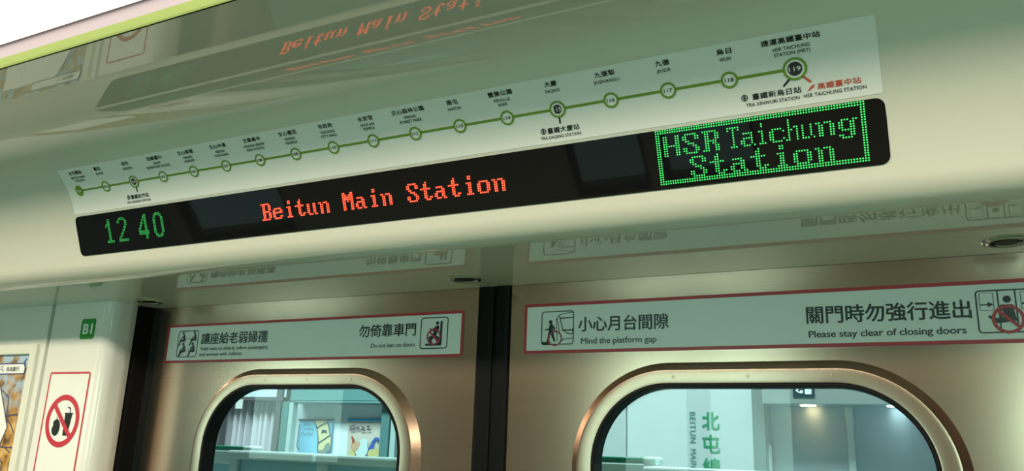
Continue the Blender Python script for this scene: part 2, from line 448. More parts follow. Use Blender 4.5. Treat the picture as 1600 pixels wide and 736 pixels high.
def door_leaf(name, x0, x1, cx, seal_side, screws):
    z1, z0 = 0.262, -1.37
    HW, zt, zb, R = 0.197, 0.0838, -0.58, 0.100
    zc, HH = (zt+zb)/2, (zt-zb)/2
    ro = R+0.029
    m = MB()
    m.loft([rect_loop(x0, x1, z0, z1, cx, zc, HW+0.029, HH+0.0255, ro, 1.03), rect_loop(x0, x1, z0, z1, cx, zc, HW+0.029, HH+0.0255, ro, 1.0),
            rrect_loop(cx, zc, HW+0.029, HH+0.0255, ro, 1.0), rrect_loop(cx, zc, HW+0.029, HH+0.0255, ro, 1.03)])
    d = m.build(name, steel, kind='structure')
    m = MB()
    rings = [(0.0305, 0.0270, 1.0), (0.0290, 0.0255, 0.9985), (0.0202, 0.0167, 0.9894), (0.0196, 0.0161, 0.9893), (0.0170, 0.0135, 0.9893), (0.0030, 0.0026, 0.9893),
             (0.0008, 0.0008, 0.9896), (0.0, 0.0, 0.9905), (0.0, 0.0, 1.006)]
    m.loft([rrect_loop(cx, zc, HW+a, HH+b, R+a, y, 20) for a, b, y in rings])
    fr = m.build('window_frame', frame_steel, d, smooth=True)
    try: fr.data.set_sharp_from_angle(angle=math.radians(30))
    except Exception: pass
    m = MB()
    rings = [(0.0004, 0.0004, 0.9903), (-0.0006, -0.0006, 0.9890), (-0.0032, -0.0032, 0.9890), (-0.0042, -0.0042, 0.9900), (-0.0045, -0.0045, 1.004), (-0.0045, -0.0045, 1.016), (0.0, 0, 1.016)]
    m.loft([rrect_loop(cx, zc, HW+a, HH+b, R+a, y, 20) for a, b, y in rings])
    m.build('window_gasket', gasket_m, d, smooth=False)
    m = MB()
    m.loft([rrect_loop(cx, zc, HW-0.004, HH-0.004, R-0.004, 1.0100, 20), rrect_loop(cx, zc, HW-0.004, HH-0.004, R-0.004, 1.0135, 20)], cap0=True, cap1=True)
    m.build('window_glass', glass('door_window_glass', (0.93, 0.985, 0.975), 0.5), d)
    # rubber edge along the meeting side
    m = MB()
    xa = x1 if seal_side > 0 else x0
    xs = [0.0, 0.002, 0.008, 0.020, 0.0262, 0.0268]; ys = [1.0, 0.9965, 0.9950, 0.9952, 0.9980, 1.01]
    pr = [(xa+seal_side*a, b) for a, b in zip(xs, ys)]+[(xa+seal_side*0.0268, 1.028), (xa, 1.028)]
    m.loft([[W(x, y, z) for x, y in pr] for z in (z0, ZS+0.006)], closed=True, cap0=True, cap1=True)
    es = m.build('edge_seal', rubber, d)
    for sx in screws:
        m = MB(); zz = zt+0.0085
        lp = lambda r, y: [W(sx+r*math.cos(2*math.pi*i/14), y, zz+r*math.sin(2*math.pi*i/14)) for i in range(14)]
        m.loft([lp(0.0021, 0.9893), lp(0.0019, 0.98905), lp(0.0013, 0.9890), lp(0.0011, 0.9892)], cap1=True)
        m.build('screw', frame_steel, d)
    return d
door_leaf('door_1', -1.2355, -0.5744, -0.8844, 1, [at(413.7, 593, 0.989).x, at(479, 593, 0.989).x, at(548, 592, 0.989).x])
door_leaf('door_2', -0.5206, 0.1400, -0.1973, -1, [at(1052, 586, 0.989).x, at(1168, 585, 0.989).x, at(1300, 584, 0.989).x])

# ------------------------------------------------------------------ far side of the car (what the gloss reflects)
wins = FAR_WINDOWS
m = MB()
edges = [XL]+[e for w in wins for e in w]+[XR]
for i in range(0, len(edges), 2): m.wbox((edges[i], -1.25, ZC), (edges[i+1], -1.30, -1.38))
for a, b in wins:
    m.wbox((a, -1.25, ZC), (b, -1.30, 0.27)); m.wbox((a, -1.25, -0.60), (b, -1.30, -1.38))
m.build('wall_back', dark_panel, kind='structure')
for i, (a, b) in enumerate(wins):
    m = MB()
    for q in (((a, -1.245, 0.27), (a+0.012, -1.30, -0.60)), ((b-0.012, -1.245, 0.27), (b, -1.30, -0.60)),
              ((a+0.012, -1.245, 0.27), (b-0.012, -1.30, 0.258)), ((a+0.012, -1.245, -0.588), (b-0.012, -1.30, -0.60))): m.wbox(*q)
    w = m.build('window_%d' % (i+1), gasket_m, kind='structure')
    m = MB(); m.wbox((a+0.012, -1.27, 0.258), (b-0.012, -1.275, -0.588)); m.build('window_glass', glass('car_window_glass', (0.72, 0.86, 0.82)), w)

# ------------------------------------------------------------------ ceiling light
t = thing('ceiling_light', W(-0.9, 0.33, ZC), 'long recessed strip light glowing white in the ceiling above the header', 'light')
m = MB(); m.wbox((XL, LY0+0.002, LZ), (XR, LY1+0.0005, LZ+0.008)); m.build('diffuser', diffuser_m, t)
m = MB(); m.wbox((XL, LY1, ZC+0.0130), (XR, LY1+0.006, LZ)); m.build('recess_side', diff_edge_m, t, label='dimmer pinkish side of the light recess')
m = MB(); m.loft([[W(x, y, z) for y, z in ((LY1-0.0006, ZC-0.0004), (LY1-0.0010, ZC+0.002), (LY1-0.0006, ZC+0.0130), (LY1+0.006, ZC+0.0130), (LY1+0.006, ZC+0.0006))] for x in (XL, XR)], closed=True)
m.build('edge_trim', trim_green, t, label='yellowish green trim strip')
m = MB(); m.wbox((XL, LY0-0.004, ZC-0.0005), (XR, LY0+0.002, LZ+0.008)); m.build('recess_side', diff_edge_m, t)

# ------------------------------------------------------------------ LED display
FONT9 = {
 'B': 'FC 66 66 66 7C 66 66 66 FC', 'e': '00 00 00 7C C6 FE C0 C6 7C', 'i': '18 18 00 38 18 18 18 18 3C',
 't': '10 30 30 FC 30 30 30 36 1C', 'u': '00 00 00 CC CC CC CC CC 76', 'n': '00 00 00 DC 66 66 66 66 66',
 'M': 'C6 EE FE FE D6 C6 C6 C6 C6', 'a': '00 00 00 78 0C 7C CC CC 76', 'S': '7C C6 C6 60 38 0C C6 C6 7C',
 'o': '00 00 00 7C C6 C6 C6 C6 7C', 'H': 'C6 C6 C6 C6 FE C6 C6 C6 C6', 'R': 'FC 66 66 66 7C 6C 66 66 E6',
 'g': '00 00 00 76 CC CC CC 7C 0C CC 78', ' ': '00'}
def bits(ch): return [int(b, 16) for b in FONT9[ch].split()]
def dotset(text, c0, r0):
    out = set()
    for k, ch in enumerate(text):
        for r, b in enumerate(bits(ch)):
            for c in range(8):
                if b & (0x80 >> c): out.add((c0+k*8+c, r0+r))
    return out
def art(rows, c0, r0):
    return {(c0+c, r0+r) for r, row in enumerate(rows) for c, ch in enumerate(row) if ch == '1'}
def dots_mesh(dots, u0, a0, pu, pa, ru, rv, o=0.0019, n=8):
    v = []; f = []
    h = (DB-DT).length
    for (c, r) in sorted(dots):
        k = len(v); uc, ac = u0+c*pu, a0+r*pa
        for i in range(n):
            t = 2*math.pi*(i+0.5)/n
            v.append(disp_surf(uc+ru*math.cos(t), ac+rv*math.sin(t)/h, o))
        f.append([k+i for i in range(n)][::-1])
    return v, f
disp = thing('led_display', W(-0.57, DB.x, DB.y), 'long black glass information display lit with red and green dot lettering below the route map', 'display')
def disp_loop(du, da, o, r):
    u0, u1 = -1.1212+du, -0.0177-du; h = (DB-DT).length
    a0, a1 = 0.0+da/h, 1.0-da/h
    return [disp_surf(u, a, o) for u, a in [(x, y/h) for x, y in Ink.rr(u0, a0*h, u1, a1*h, r, 8)]]
m = MB()
m.loft([disp_loop(-0.0008, -0.0008, -0.004, 0.008), disp_loop(-0.0008, -0.0008, 0.0010, 0.008), disp_loop(0.0003, 0.0003, 0.0016, 0.0075)], cap1=True)
m.build('display_glass', lens_black, disp)
for word, col in (('Beitun', 0), ('Main', 7), ('Station', 12)):
    v, f = dots_mesh(dotset(word, col*8, 0), -0.7532, 0.335, 0.002353, 0.0422, 0.00092, 0.00092)
    obj('destination_word', v, f, led_red, disp, flat_print=True, label='red dot lettering reading '+word)
hsr = {(c, r) for c in range(80) for r in (0, 1, 22, 23)} | {(c, r) for c in (0, 1, 78, 79) for r in range(24)}
hsr |= dotset('H', 3, 3) | dotset('S', 11, 3) | dotset('R', 19, 3)
hsr |= art(['11111', '1.1.1', '..1..', '..1..', '..1..', '..1..', '..1..', '..1..', '.111.'], 29, 3) - {(31, 4)} | {(31, 4)}
hsr |= art(['.1111.', '....1.', '.1111.', '11..1.', '11..1.', '.111.1'], 34, 6)
hsr |= art(['.1.', '.1.', '...', '11.', '.1.', '.1.', '.1.', '.1.', '111'], 41, 3)
hsr |= art(['.1111.', '11...1', '11....', '11....', '11...1', '.1111.'], 45, 6)
hsr |= art(['.1...', '.1...', '.1...', '.1.11', '.11.1', '.1..1', '.1..1', '.1..1', '11..1'], 51, 3)
hsr |= art(['1..1.', '1..1.', '1..1.', '1..1.', '1..1.', '111.1'], 57, 6)
hsr |= dotset('n', 62, 3) | dotset('g', 70, 3) | dotset('Station', 13, 13)
v, f = dots_mesh(hsr, -0.2254, 0.018, 0.002417, 0.0393, 0.00078, 0.00078)
obj('terminus_text', v, f, led_green, disp, flat_print=True, label='green dot lettering reading HSR Taichung Station in a dotted border')
D1 = ['...11...', '...11...', '...11...', '..111...', '.1111...', '.1.11...']+['...11...']*9+['.111111.', '.111111.']
D2 = ['..1111..', '.111111.', '11....11', '11....11', '......11', '......11', '.....11.', '.....11.', '....11..', '....11..', '...11...', '..11....', '..11....', '.11.....', '11......', '11111111', '11111111']
D4 = ['.....11.', '....111.', '....111.', '...1111.', '...1.11.', '..11.11.', '..11.11.', '.11..11.', '.11..11.', '11...11.', '11...11.', '11111111', '11111111', '11111111', '.....11.', '.....11.', '.....11.']
D0 = ['..1111..', '.111111.', '.11..11.']+['11....11']*11+['.11..11.', '.111111.', '..1111..']
for lab, clk in (('hours 12', art(D1, 0, 0) | art(D2, 11, 0)), ('minutes 40', art(D4, 28, 0) | art(D0, 40, 0))):
    v, f = dots_mesh(clk, -1.0582, 0.180, 0.00257, 0.0355, 0.00115, 0.00062)
    obj('clock_digits', v, f, led_clock, disp, flat_print=True, label='green dot digits of the '+lab)

# ------------------------------------------------------------------ route map
rm = thing('route_map', map_surf(-0.57, 0.0, 0), 'long white metro line route map strip with a green line above the LED display', 'map')
VT = 0.0700; U0, U1 = -1.1175, -0.0179
m = MB()
vs = [VT*i/16 for i in range(17)]
A = [[map_surf(U0-0.0026*(1-j/16), v, 0.0004) for j, v in enumerate(vs)], [map_surf(U1, v, 0.0004) for v in vs]]
m.loft([[A[0][j].lerp(A[1][j], i/8) for j in range(17)] for i in range(9)], closed=False)
m.build('sheet', map_vinyl, rm, smooth=True)
VC = 0.0342
stations = [('103a', '北屯總站', ['BEITUN MAIN', 'STATION']), ('103', '舊社', ['JIUSHE']), ('104', '松竹', ['SONGZHU']),
 ('105', '四維國小', ['SIWEI', 'ELEMENTARY SCHOOL']), ('106', '文心崇德', ['WENXIN', 'CHONGDE']), ('107', '文心中清', ['WENXIN', 'ZHONGQING']),
 ('108', '文華高中', ['WENHUA SENIOR', 'HIGH SCHOOL']), ('109', '文心櫻花', ['WENXIN', 'YINGHUA']), ('110', '市政府', ['TAICHUNG', 'CITY HALL']),
 ('111', '水安宮', ['SHUI-AN', 'TEMPLE']), ('112', '文心森林公園', ['WENXIN', 'FOREST PARK']), ('113', '南屯', ['NANTUN']),
 ('114', '豐樂公園', ['FENG-LE', 'PARK']), ('115', '大慶', ['DAQING']), ('116', '九張犁', ['JIUZHANGLI']), ('117', '九德', ['JIUDE']),
 ('118', '烏日', ['WURI']), ('119', '捷運高鐵臺中站', ['HSR TAICHUNG', 'STATION (MRT)'])]
UST = [-1.0935+i*(1.0935-0.0881)/17 for i in range(18)]
ik = Ink(map_surf)
for i in range(17):
    n = 3; a, b = UST[i], UST[i+1]
    ik.quadstrip([(a, VC-0.0014), (b, VC-0.0014)], [(a, VC+0.0014), (b, VC+0.0014)], 0.0006, closed=False)
ik.build('route_line', green_ink, rm, label='green route line')
def eng_w(s): return 0.00268*len(s)+0.0002
for i, (num, cjk, eng) in enumerate(stations):
    u = UST[i]
    big = num in ('104', '115', '119')
    ro = 0.0106 if num == '119' else (0.0090 if big else 0.0080)
    ik = Ink(map_surf)
    if num == '103a':
        ik.disc(u, VC, ro, 0.0010, 32); mk = ik.build('station_marker', green_ink, rm, label='solid green station dot')
        ik = Ink(map_surf); ik.text(num, u-0.0055, u+0.0055, VC-0.0017, VC+0.0017, 0.0018, 0.01, 'cap'); ik.build('station_number', white_ink, mk)
    else:
        ik.ring(u, VC, ro, ro-0.0021, 0.0014, 36); mk = ik.build('station_marker', green_ink, rm)
        w = Ink(map_surf); w.disc(u, VC, ro-0.0018, 0.0010, 32); w.build('marker_face', white_ink, mk)
        if big:
            w = Ink(map_surf); rk = ro-0.0041; w.disc(u, VC, rk, 0.0014, 28); w.build('marker_core', dark_ink, mk)
            k = 0.0052 if num == '119' else 0.0045
            w = Ink(map_surf); w.text(num, u-k, u+k, VC-0.0020, VC+0.0020, 0.0020, 0.012, 'cap'); w.build('station_number', white_ink, mk)
        else:
            w = Ink(map_surf); w.text(num, u-0.0041, u+0.0041, VC-0.0018, VC+0.0018, 0.0018, 0.010, 'cap'); w.build('station_number', black_ink, mk)
    nm = Ink(map_surf)
    du = {0: 0.0105, 17: 0.0}.get(i, 0.0)-0.0006
    cw = 0.0074*len(cjk)/2-0.0004
    nm.text(cjk, u+du-cw, u+du+cw, 0.0592, 0.0652, 0.0008, 0.022, 'box', 1.08)
    for k, e in enumerate(eng):
        ew = eng_w(e)/2 if i < 17 else (0.0160 if k == 0 else 0.0158)
        vb = (0.0528, 0.0477)[k]
        nm.text(e, u+du-ew+(0.0 if i else 0.001), u+du+ew+(0 if i else 0.001), vb, vb+0.0033, 0.0008, 0.007, 'cap')
    nm.build('station_name', black_ink, rm)
def tra_icon(ik, u, v, r):
    ik.ring(u, v, r, r*0.80, 0.0008, 24)
    ik.stroke([(u, v+r*0.8), (u, v-r*0.8)], r*0.16, 0.0008)
    ik.stroke([(u-r*0.8, v), (u+r*0.8, v)], r*0.16, 0.0008)
    ik.ring(u, v+r*0.42, r*0.40, r*0.24, 0.0008, 16); ik.ring(u, v-r*0.42, r*0.40, r*0.24, 0.0008, 16)
for num, uc, cjk, eng in (('104', UST[2], '臺鐵松竹站', 'TRA SONGZHU STATION'), ('115', UST[13], '臺鐵大慶站', 'TRA DAQING STATION')):
    ik = Ink(map_surf)
    ik.stroke([(uc, VC-0.009), (uc-0.0003, VC-0.0148)], 0.0019, 0.0007)
    tra_icon(ik, uc-0.0208, 0.0131, 0.0033)
    ik.text(cjk, uc-0.0162, uc+0.0203, 0.0098, 0.0160, 0.0008, 0.018, 'box', 1.05)
    w = 0.0230 if num == '115' else 0.0240
    ik.text(eng, uc-w-0.002, uc+w-0.002, 0.0043, 0.0074, 0.0008, 0.007, 'cap')
    ik.build('transfer_label', black_ink, rm)
ik = Ink(map_surf)
ik.stroke([(-0.0934, 0.0258), (-0.0995, 0.0200)], 0.0019, 0.0007)
tra_icon(ik, -0.1358, 0.0146, 0.0031)
ik.text('臺鐵新烏日站', -0.1288, -0.0849, 0.0116, 0.0175, 0.0008, 0.018, 'box', 1.06)
ik.text('TRA XINWURI STATION', -0.1352, -0.0871, 0.0059, 0.0091, 0.0008, 0.008, 'cap')
ik.text('HSR TAICHUNG STATION', -0.0833, -0.0305, 0.0063, 0.0095, 0.0008, 0.008, 'cap')
ik.build('transfer_label', black_ink, rm)
ik = Ink(map_surf)
ik.stroke([(-0.0820, 0.0258), (-0.0764, 0.0201)], 0.0021, 0.0007)
ik.text('高鐵臺中站', -0.0709, -0.0343, 0.0118, 0.0177, 0.0008, 0.018, 'box', 1.06)
ik.poly([(-0.0803, 0.0120), (-0.0772, 0.0124), (-0.0752, 0.0142), (-0.0737, 0.0146), (-0.0731, 0.0168), (-0.0743, 0.0170), (-0.0765, 0.0156), (-0.0780, 0.0144), (-0.0777, 0.0138), (-0.0790, 0.0128)], 0.0008)
ik.build('transfer_label', orange_ink, rm, label='vermilion high speed rail transfer label')

# ------------------------------------------------------------------ door stickers
def sticker(root_label, x0, x1, z0, z1):
    t = thing('door_sticker', W((x0+x1)/2, 1.0, z0), root_label, 'sign', 'red bordered notices on the train doors')
    ik = Ink(door_surf); ik.rrect(x0, z0, x1, z1, 0.0035, 0.0005); ik.build('backing', vinyl, t)
    ik = Ink(door_surf); ik.rframe(x0, z0, x1, z1, 0.0035, 0.0043, 0.0008); ik.build('border', red_ink, t, label='red border')
    return t
def frame_fr(x0, x1, z0, z1):  # unit square to the sticker
    return lambda a, b: (x0+(x1-x0)*a, z0+(z1-z0)*b)
L = sticker('red bordered white notice reading Do not lean on doors, beside the dark left pillar', -1.2107, -0.5970, 0.1238, 0.1912)
ik = Ink(door_surf)
ik.text('讓座給老弱婦孺', -1.1255, -0.9725, 0.1546, 0.1748, 0.0009, 0.020, 'box', 0.98)
i2 = Ink(door_surf)
i2.text('勿倚靠車門', -0.7848, -0.6792, 0.1566, 0.1762, 0.0009, 0.020, 'box', 0.98)
ik.text('Yield seats to elderly, infirm passengers,', -1.1255, -0.9690, 0.1443, 0.1503, 0.0009, 0.006, 'cap', 0.95)
ik.text('and women with children', -1.1255, -1.0261, 0.1347, 0.1406, 0.0009, 0.006, 'cap', 0.95)
i2.text('Do not lean on doors', -0.7600, -0.6794, 0.1406, 0.1468, 0.0009, 0.006, 'cap', 0.96)
ik.build('caption', black_ink, L, label='seat yielding caption in Chinese and English'); i2.build('caption', black_ink, L, label='do not lean caption in Chinese and English')
# seat pictogram
fr = frame_fr(-1.1828, -1.1326, 0.1334, 0.1803); asp = 0.0469/0.0502
ik = Ink(door_surf); ik.rframe(-1.1828, 0.1334, -1.1326, 0.1803, 0.006, 0.0015, 0.0009)
for k in ik.v: pass
pk = Ink(door_surf, fr)
def seated(x, y, s, flip=1, kind=0):
    f = lambda a, b: (x+flip*a*s, y+b*s)
    pk.disc(*f(0.0, 0.30), 0.045*s*1.25, 0.0009, 14, 0.045*s*1.25/asp)
    pk.limb([f(0.06, 0.20), f(0.10, 0.0)], [0.09*s, 0.12*s], 0.0009, asp)
    pk.limb([f(0.10, 0.0), f(-0.12, -0.03)], [0.11*s, 0.08*s], 0.0009, asp)
    pk.limb([f(-0.12, -0.03), f(-0.20, -0.26)], [0.075*s, 0.05*s], 0.0009, asp)
    if kind == 1: pk.limb([f(0.06, 0.16), f(-0.10, 0.10), f(-0.14, -0.2)], [0.05*s, 0.035*s, 0.02*s], 0.0009, asp)
    if kind == 2: pk.disc(*f(-0.05, 0.10), 0.05*s, 0.0009, 12, 0.05*s/asp); pk.limb([f(0.05, 0.15), f(-0.1, 0.06)], [0.05*s, 0.04*s], 0.0009, asp)
    if kind == 3: pk.limb([f(0.05, 0.16), f(-0.13, 0.02)], [0.05*s, 0.035*s], 0.0009, asp)
seated(0.24, 0.64, 0.85, 1, 1); seated(0.78, 0.66, 0.85, 1, 3); seated(0.30, 0.24, 0.85, 1, 3); seated(0.76, 0.24, 0.85, 1, 2)
pk.limb([(0.13, 0.06), (0.26, 0.18)], [0.06, 0.03], 0.0009, asp)
base = len(ik.v); ik.v += pk.v; ik.f += [[i+base for i in f] for f in pk.f]
pg = ik.build('seat_pictogram', black_ink, L)
pr = Ink(door_surf, fr); pr.ring(0.52, 0.46, 0.225, 0.205, 0.0011, 36, 1/asp); pr.build('link_circle', pink_ink, pg)
# leaning pictogram
fr = frame_fr(-0.6712, -0.6233, 0.1363, 0.1831); asp = 0.0468/0.0479
ik = Ink(door_surf); ik.rframe(-0.6712, 0.1363, -0.6233, 0.1831, 0.005, 0.0015, 0.0009)
pk = Ink(door_surf, fr)
pk.stroke([(0.755, 0.84), (0.755, 0.15)], 0.075, 0.0009, True, asp)
pk.poly([(0.20, 0.10), (0.78, 0.10), (0.78, 0.17), (0.20, 0.17)], 0.0009)
pk.disc(0.61, 0.81, 0.055, 0.0009, 18, 0.055/asp)
pk.limb([(0.60, 0.66), (0.42, 0.58), (0.34, 0.64)], [0.12, 0.06, 0.03], 0.0009, asp)
pk.limb([(0.61, 0.66), (0.53, 0.46), (0.42, 0.34)], [0.15, 0.13, 0.12], 0.0009, asp)
pk.limb([(0.42, 0.36), (0.36, 0.34), (0.43, 0.15)], [0.12, 0.10, 0.07], 0.0009, asp)
pk.poly([(0.55, 0.42), (0.68, 0.38), (0.72, 0.17), (0.62, 0.17)], 0.0009)
base = len(ik.v); ik.v += pk.v; ik.f += [[i+base for i in f] for f in pk.f]
pg = ik.build('leaning_pictogram', black_ink, L)
pr = Ink(door_surf, fr); pr.ring(0.50, 0.38, 0.255, 0.205, 0.0012, 40, 1/asp); pr.stroke([(0.34, 0.55), (0.66, 0.22)], 0.055, 0.0012, False, asp)
pr.build('prohibition_circle', red_ink, pg)

Rr = sticker('red bordered white notice reading Mind the platform gap, above the lift window', -0.4994, 0.1145, 0.1258, 0.1945)
ik = Ink(door_surf)
ik.text('小心月台間隙', -0.4186, -0.2938, 0.1537, 0.1741, 0.0009, 0.020, 'box', 0.98)
i2 = Ink(door_surf)
i2.text('關門時勿強行進出', -0.1276, 0.0430, 0.1533, 0.1745, 0.0009, 0.020, 'box', 0.98)
ik.text('Mind the platform gap', -0.4142, -0.3102, 0.1376, 0.1453, 0.0009, 0.010, 'cap', 0.96)
i2.text('Please stay clear of closing doors', -0.1259, 0.0363, 0.1374, 0.1450, 0.0009, 0.014, 'cap', 0.96)
ik.build('caption', black_ink, Rr, label='platform gap caption in Chinese and English'); i2.build('caption', black_ink, Rr, label='closing doors caption in Chinese and English')
fr = frame_fr(-0.4730, -0.4248, 0.1372, 0.1833); asp = 0.0461/0.0482
ik = Ink(door_surf); ik.rframe(-0.4730, 0.1372, -0.4248, 0.1833, 0.0045, 0.0013, 0.0009)
pk = Ink(door_surf, fr)
pk.poly([(0.02, 0.02), (0.24, 0.02), (0.30, 0.09), (0.02, 0.10)], 0.0009)
pk.disc(0.285, 0.68, 0.055, 0.0009, 18, 0.055/asp)
pk.limb([(0.31, 0.56), (0.30, 0.42)], [0.13, 0.12], 0.0009, asp)
pk.limb([(0.29, 0.55), (0.25, 0.47), (0.12, 0.45)], [0.06, 0.05, 0.03], 0.0009, asp)
pk.limb([(0.34, 0.56), (0.40, 0.50), (0.41, 0.40)], [0.06, 0.05, 0.035], 0.0009, asp)
pk.limb([(0.28, 0.42), (0.24, 0.25), (0.20, 0.10)], [0.09, 0.07, 0.05], 0.0009, asp)
pk.limb([(0.33, 0.42), (0.36, 0.26), (0.42, 0.11)], [0.09, 0.07, 0.05], 0.0009, asp)
pk.stroke([(1.0, 0.94), (0.78, 0.93), (0.60, 0.89), (0.50, 0.83), (0.47, 0.74), (0.48, 0.40), (0.50, 0.12)], 0.016, 0.0009, True, asp)
pk.stroke([(0.55, 0.86), (0.60, 0.70), (0.66, 0.46), (0.75, 0.36), (0.86, 0.31), (0.98, 0.31)], 0.022, 0.0009, True, asp)
pk.stroke([(0.58, 0.78), (0.98, 0.79)], 0.030, 0.0009, True, asp)
pk.stroke([(0.66, 0.42), (0.98, 0.42)], 0.034, 0.0009, True, asp); pk.stroke([(0.98, 0.46), (0.98, 0.36)], 0.04, 0.0009, True, asp)
pk.stroke([(0.51, 0.70), (0.56, 0.40), (0.62, 0.20), (0.64, 0.11)], 0.016, 0.0009, True, asp)
pk.stroke([(0.62, 0.12), (0.74, 0.17), (0.98, 0.18)], 0.018, 0.0009, True, asp)
pk.disc(0.475, 0.74, 0.025, 0.0009)
base = len(ik.v); ik.v += pk.v; ik.f += [[i+base for i in f] for f in pk.f]
pg = ik.build('gap_pictogram', black_ink, Rr)
pr = Ink(door_surf, fr); pr.ring(0.43, 0.19, 0.215, 0.180, 0.0012, 40, 1/asp); pr.build('warning_circle', red_ink, pg)
fr = frame_fr(0.0476, 0.1066, 0.1366, 0.1836); asp = 0.0470/0.0590
ik = Ink(door_surf); ik.rframe(0.0476, 0.1366, 0.1066, 0.1836, 0.0045, 0.0015, 0.0009)
pk = Ink(door_surf, fr)
pk.stroke([(0.36, 0.98), (0.36, 0.12)], 0.024, 0.0009, True, asp); pk.stroke([(0.635, 0.98), (0.635, 0.12)], 0.024, 0.0009, True, asp)
for x0, x1 in ((0.06, 0.29), (0.71, 0.94)): pk.rframe(x0, 0.52, x1, 0.94, 0.04, 0.010, 0.0009)
for sgn, xa in ((1, 0.08), (-1, 0.92)):
    pk.stroke([(xa, 0.66), (xa+sgn*0.12, 0.66)], 0.022, 0.0009, True, asp)
    pk.poly([(xa+sgn*0.11, 0.72), (xa+sgn*0.21, 0.66), (xa+sgn*0.11, 0.60)], 0.0009)
pk.disc(0.50, 0.77, 0.066, 0.0009, 20, 0.066/asp)
pk.rrect(0.37, 0.52, 0.60, 0.65, 0.045, 0.0009)
pk.poly([(0.40, 0.60), (0.58, 0.60), (0.63, 0.26), (0.46, 0.30)], 0.0009)
pk.limb([(0.38, 0.58), (0.37, 0.36)], [0.05, 0.04], 0.0009, asp)
pk.limb([(0.47, 0.32), (0.33, 0.28), (0.20, 0.38)], [0.12, 0.09, 0.04], 0.0009, asp)
base = len(ik.v); ik.v += pk.v; ik.f += [[i+base for i in f] for f in pk.f]
pg = ik.build('closing_door_pictogram', black_ink, Rr)
pr = Ink(door_surf, fr); pr.ring(0.49, 0.31, 0.262, 0.205, 0.0012, 44, 1/asp); pr.stroke([(0.35, 0.50), (0.65, 0.13)], 0.058, 0.0012, False, asp)
pr.build('prohibition_circle', red_ink, pg)

# ------------------------------------------------------------------ pillar signs
B0 = at(126, 515, YP)
t = thing('car_number_sign', W(-1.3077, YP, 0.158), 'small green rounded sticker reading B1 high on the white door pillar', 'sign')
ik = Ink(pillar_surf); ik.rrect(-1.3272, 0.1578, -1.2894, 0.1938, 0.0045, 0.0005)
ik.build('backing', mat('sign_green', (0.012, 0.26, 0.022), 0.3), t)
ik = Ink(pillar_surf); ik.text('B1', -1.3208, -1.2955, 0.1672, 0.1843, 0.0008, 0.035, 'cap'); ik.build('lettering', white_ink, t)
t = thing('no_food_sign', W(-1.334, YP, -0.16), 'tall white sticker with a red no food or drink circle on the door pillar', 'sign')
NX0, NX1, NZ1, NZ0 = -1.3895, -1.2804, 0.1015, -0.150
nf_red = mat('crimson_print', (0.50, 0.028, 0.050), 0.35)
ik = Ink(pillar_surf); ik.rrect(NX0, NZ0, NX1, NZ1, 0.005, 0.0005); ik.build('backing', vinyl, t)
ik = Ink(pillar_surf); ik.rframe(NX0, NZ0, NX1, NZ1, 0.005, 0.0034, 0.0008); ik.build('border', nf_red, t)
NC = (-1.3345, 0.0185)
ik = Ink(pillar_surf); ik.ring(*NC, 0.0440, 0.0350, 0.0012, 48)
q = 0.0385*0.7071; ik.stroke([(NC[0]-q, NC[1]+q), (NC[0]+q, NC[1]-q)], 0.0082, 0.0012, False)
ik.build('prohibition_circle', nf_red, t)
pk = Ink(pillar_surf, lambda a, b: (NC[0]+a, NC[1]+b))
pk.poly([(0.0035, 0.0135), (0.0260, 0.0135), (0.0260, 0.0112), (0.0240, 0.0112), (0.0190, -0.0245), (0.0065, -0.0245), (0.0050, 0.0112), (0.0035, 0.0112)], 0.0008)
pk.stroke([(0.0178, 0.0130), (0.0165, 0.0208), (0.0108, 0.0228)], 0.0024, 0.0008)
ap = []
for i in range(25):
    a = math.radians(90+360*i/24); r = 0.0125*(1-0.10*math.cos(2*a))
    ap.append((-0.0145+r*math.cos(a)*0.95, -0.0115+r*math.sin(a)*1.02))
ap = [p for p in ap[:-1] if (p[0]+0.0275)**2+(p[1]+0.0075)**2 > 0.0052**2]
k = next(i for i in range(len(ap)) if ap[i][0] < -0.02 and ap[i][1] < -0.0075)
bite = [(-0.0275+0.0052*math.cos(math.radians(x)), -0.0075+0.0052*math.sin(math.radians(x))) for x in (40, 20, 0, -20, -40)]
ap = ap[:k]+bite+ap[k:]
pk.poly(ap, 0.0008)
pk.stroke([(-0.0140, 0.0), (-0.0155, 0.0055)], 0.0016, 0.0008)
pk.build('food_pictogram', black_ink, t)

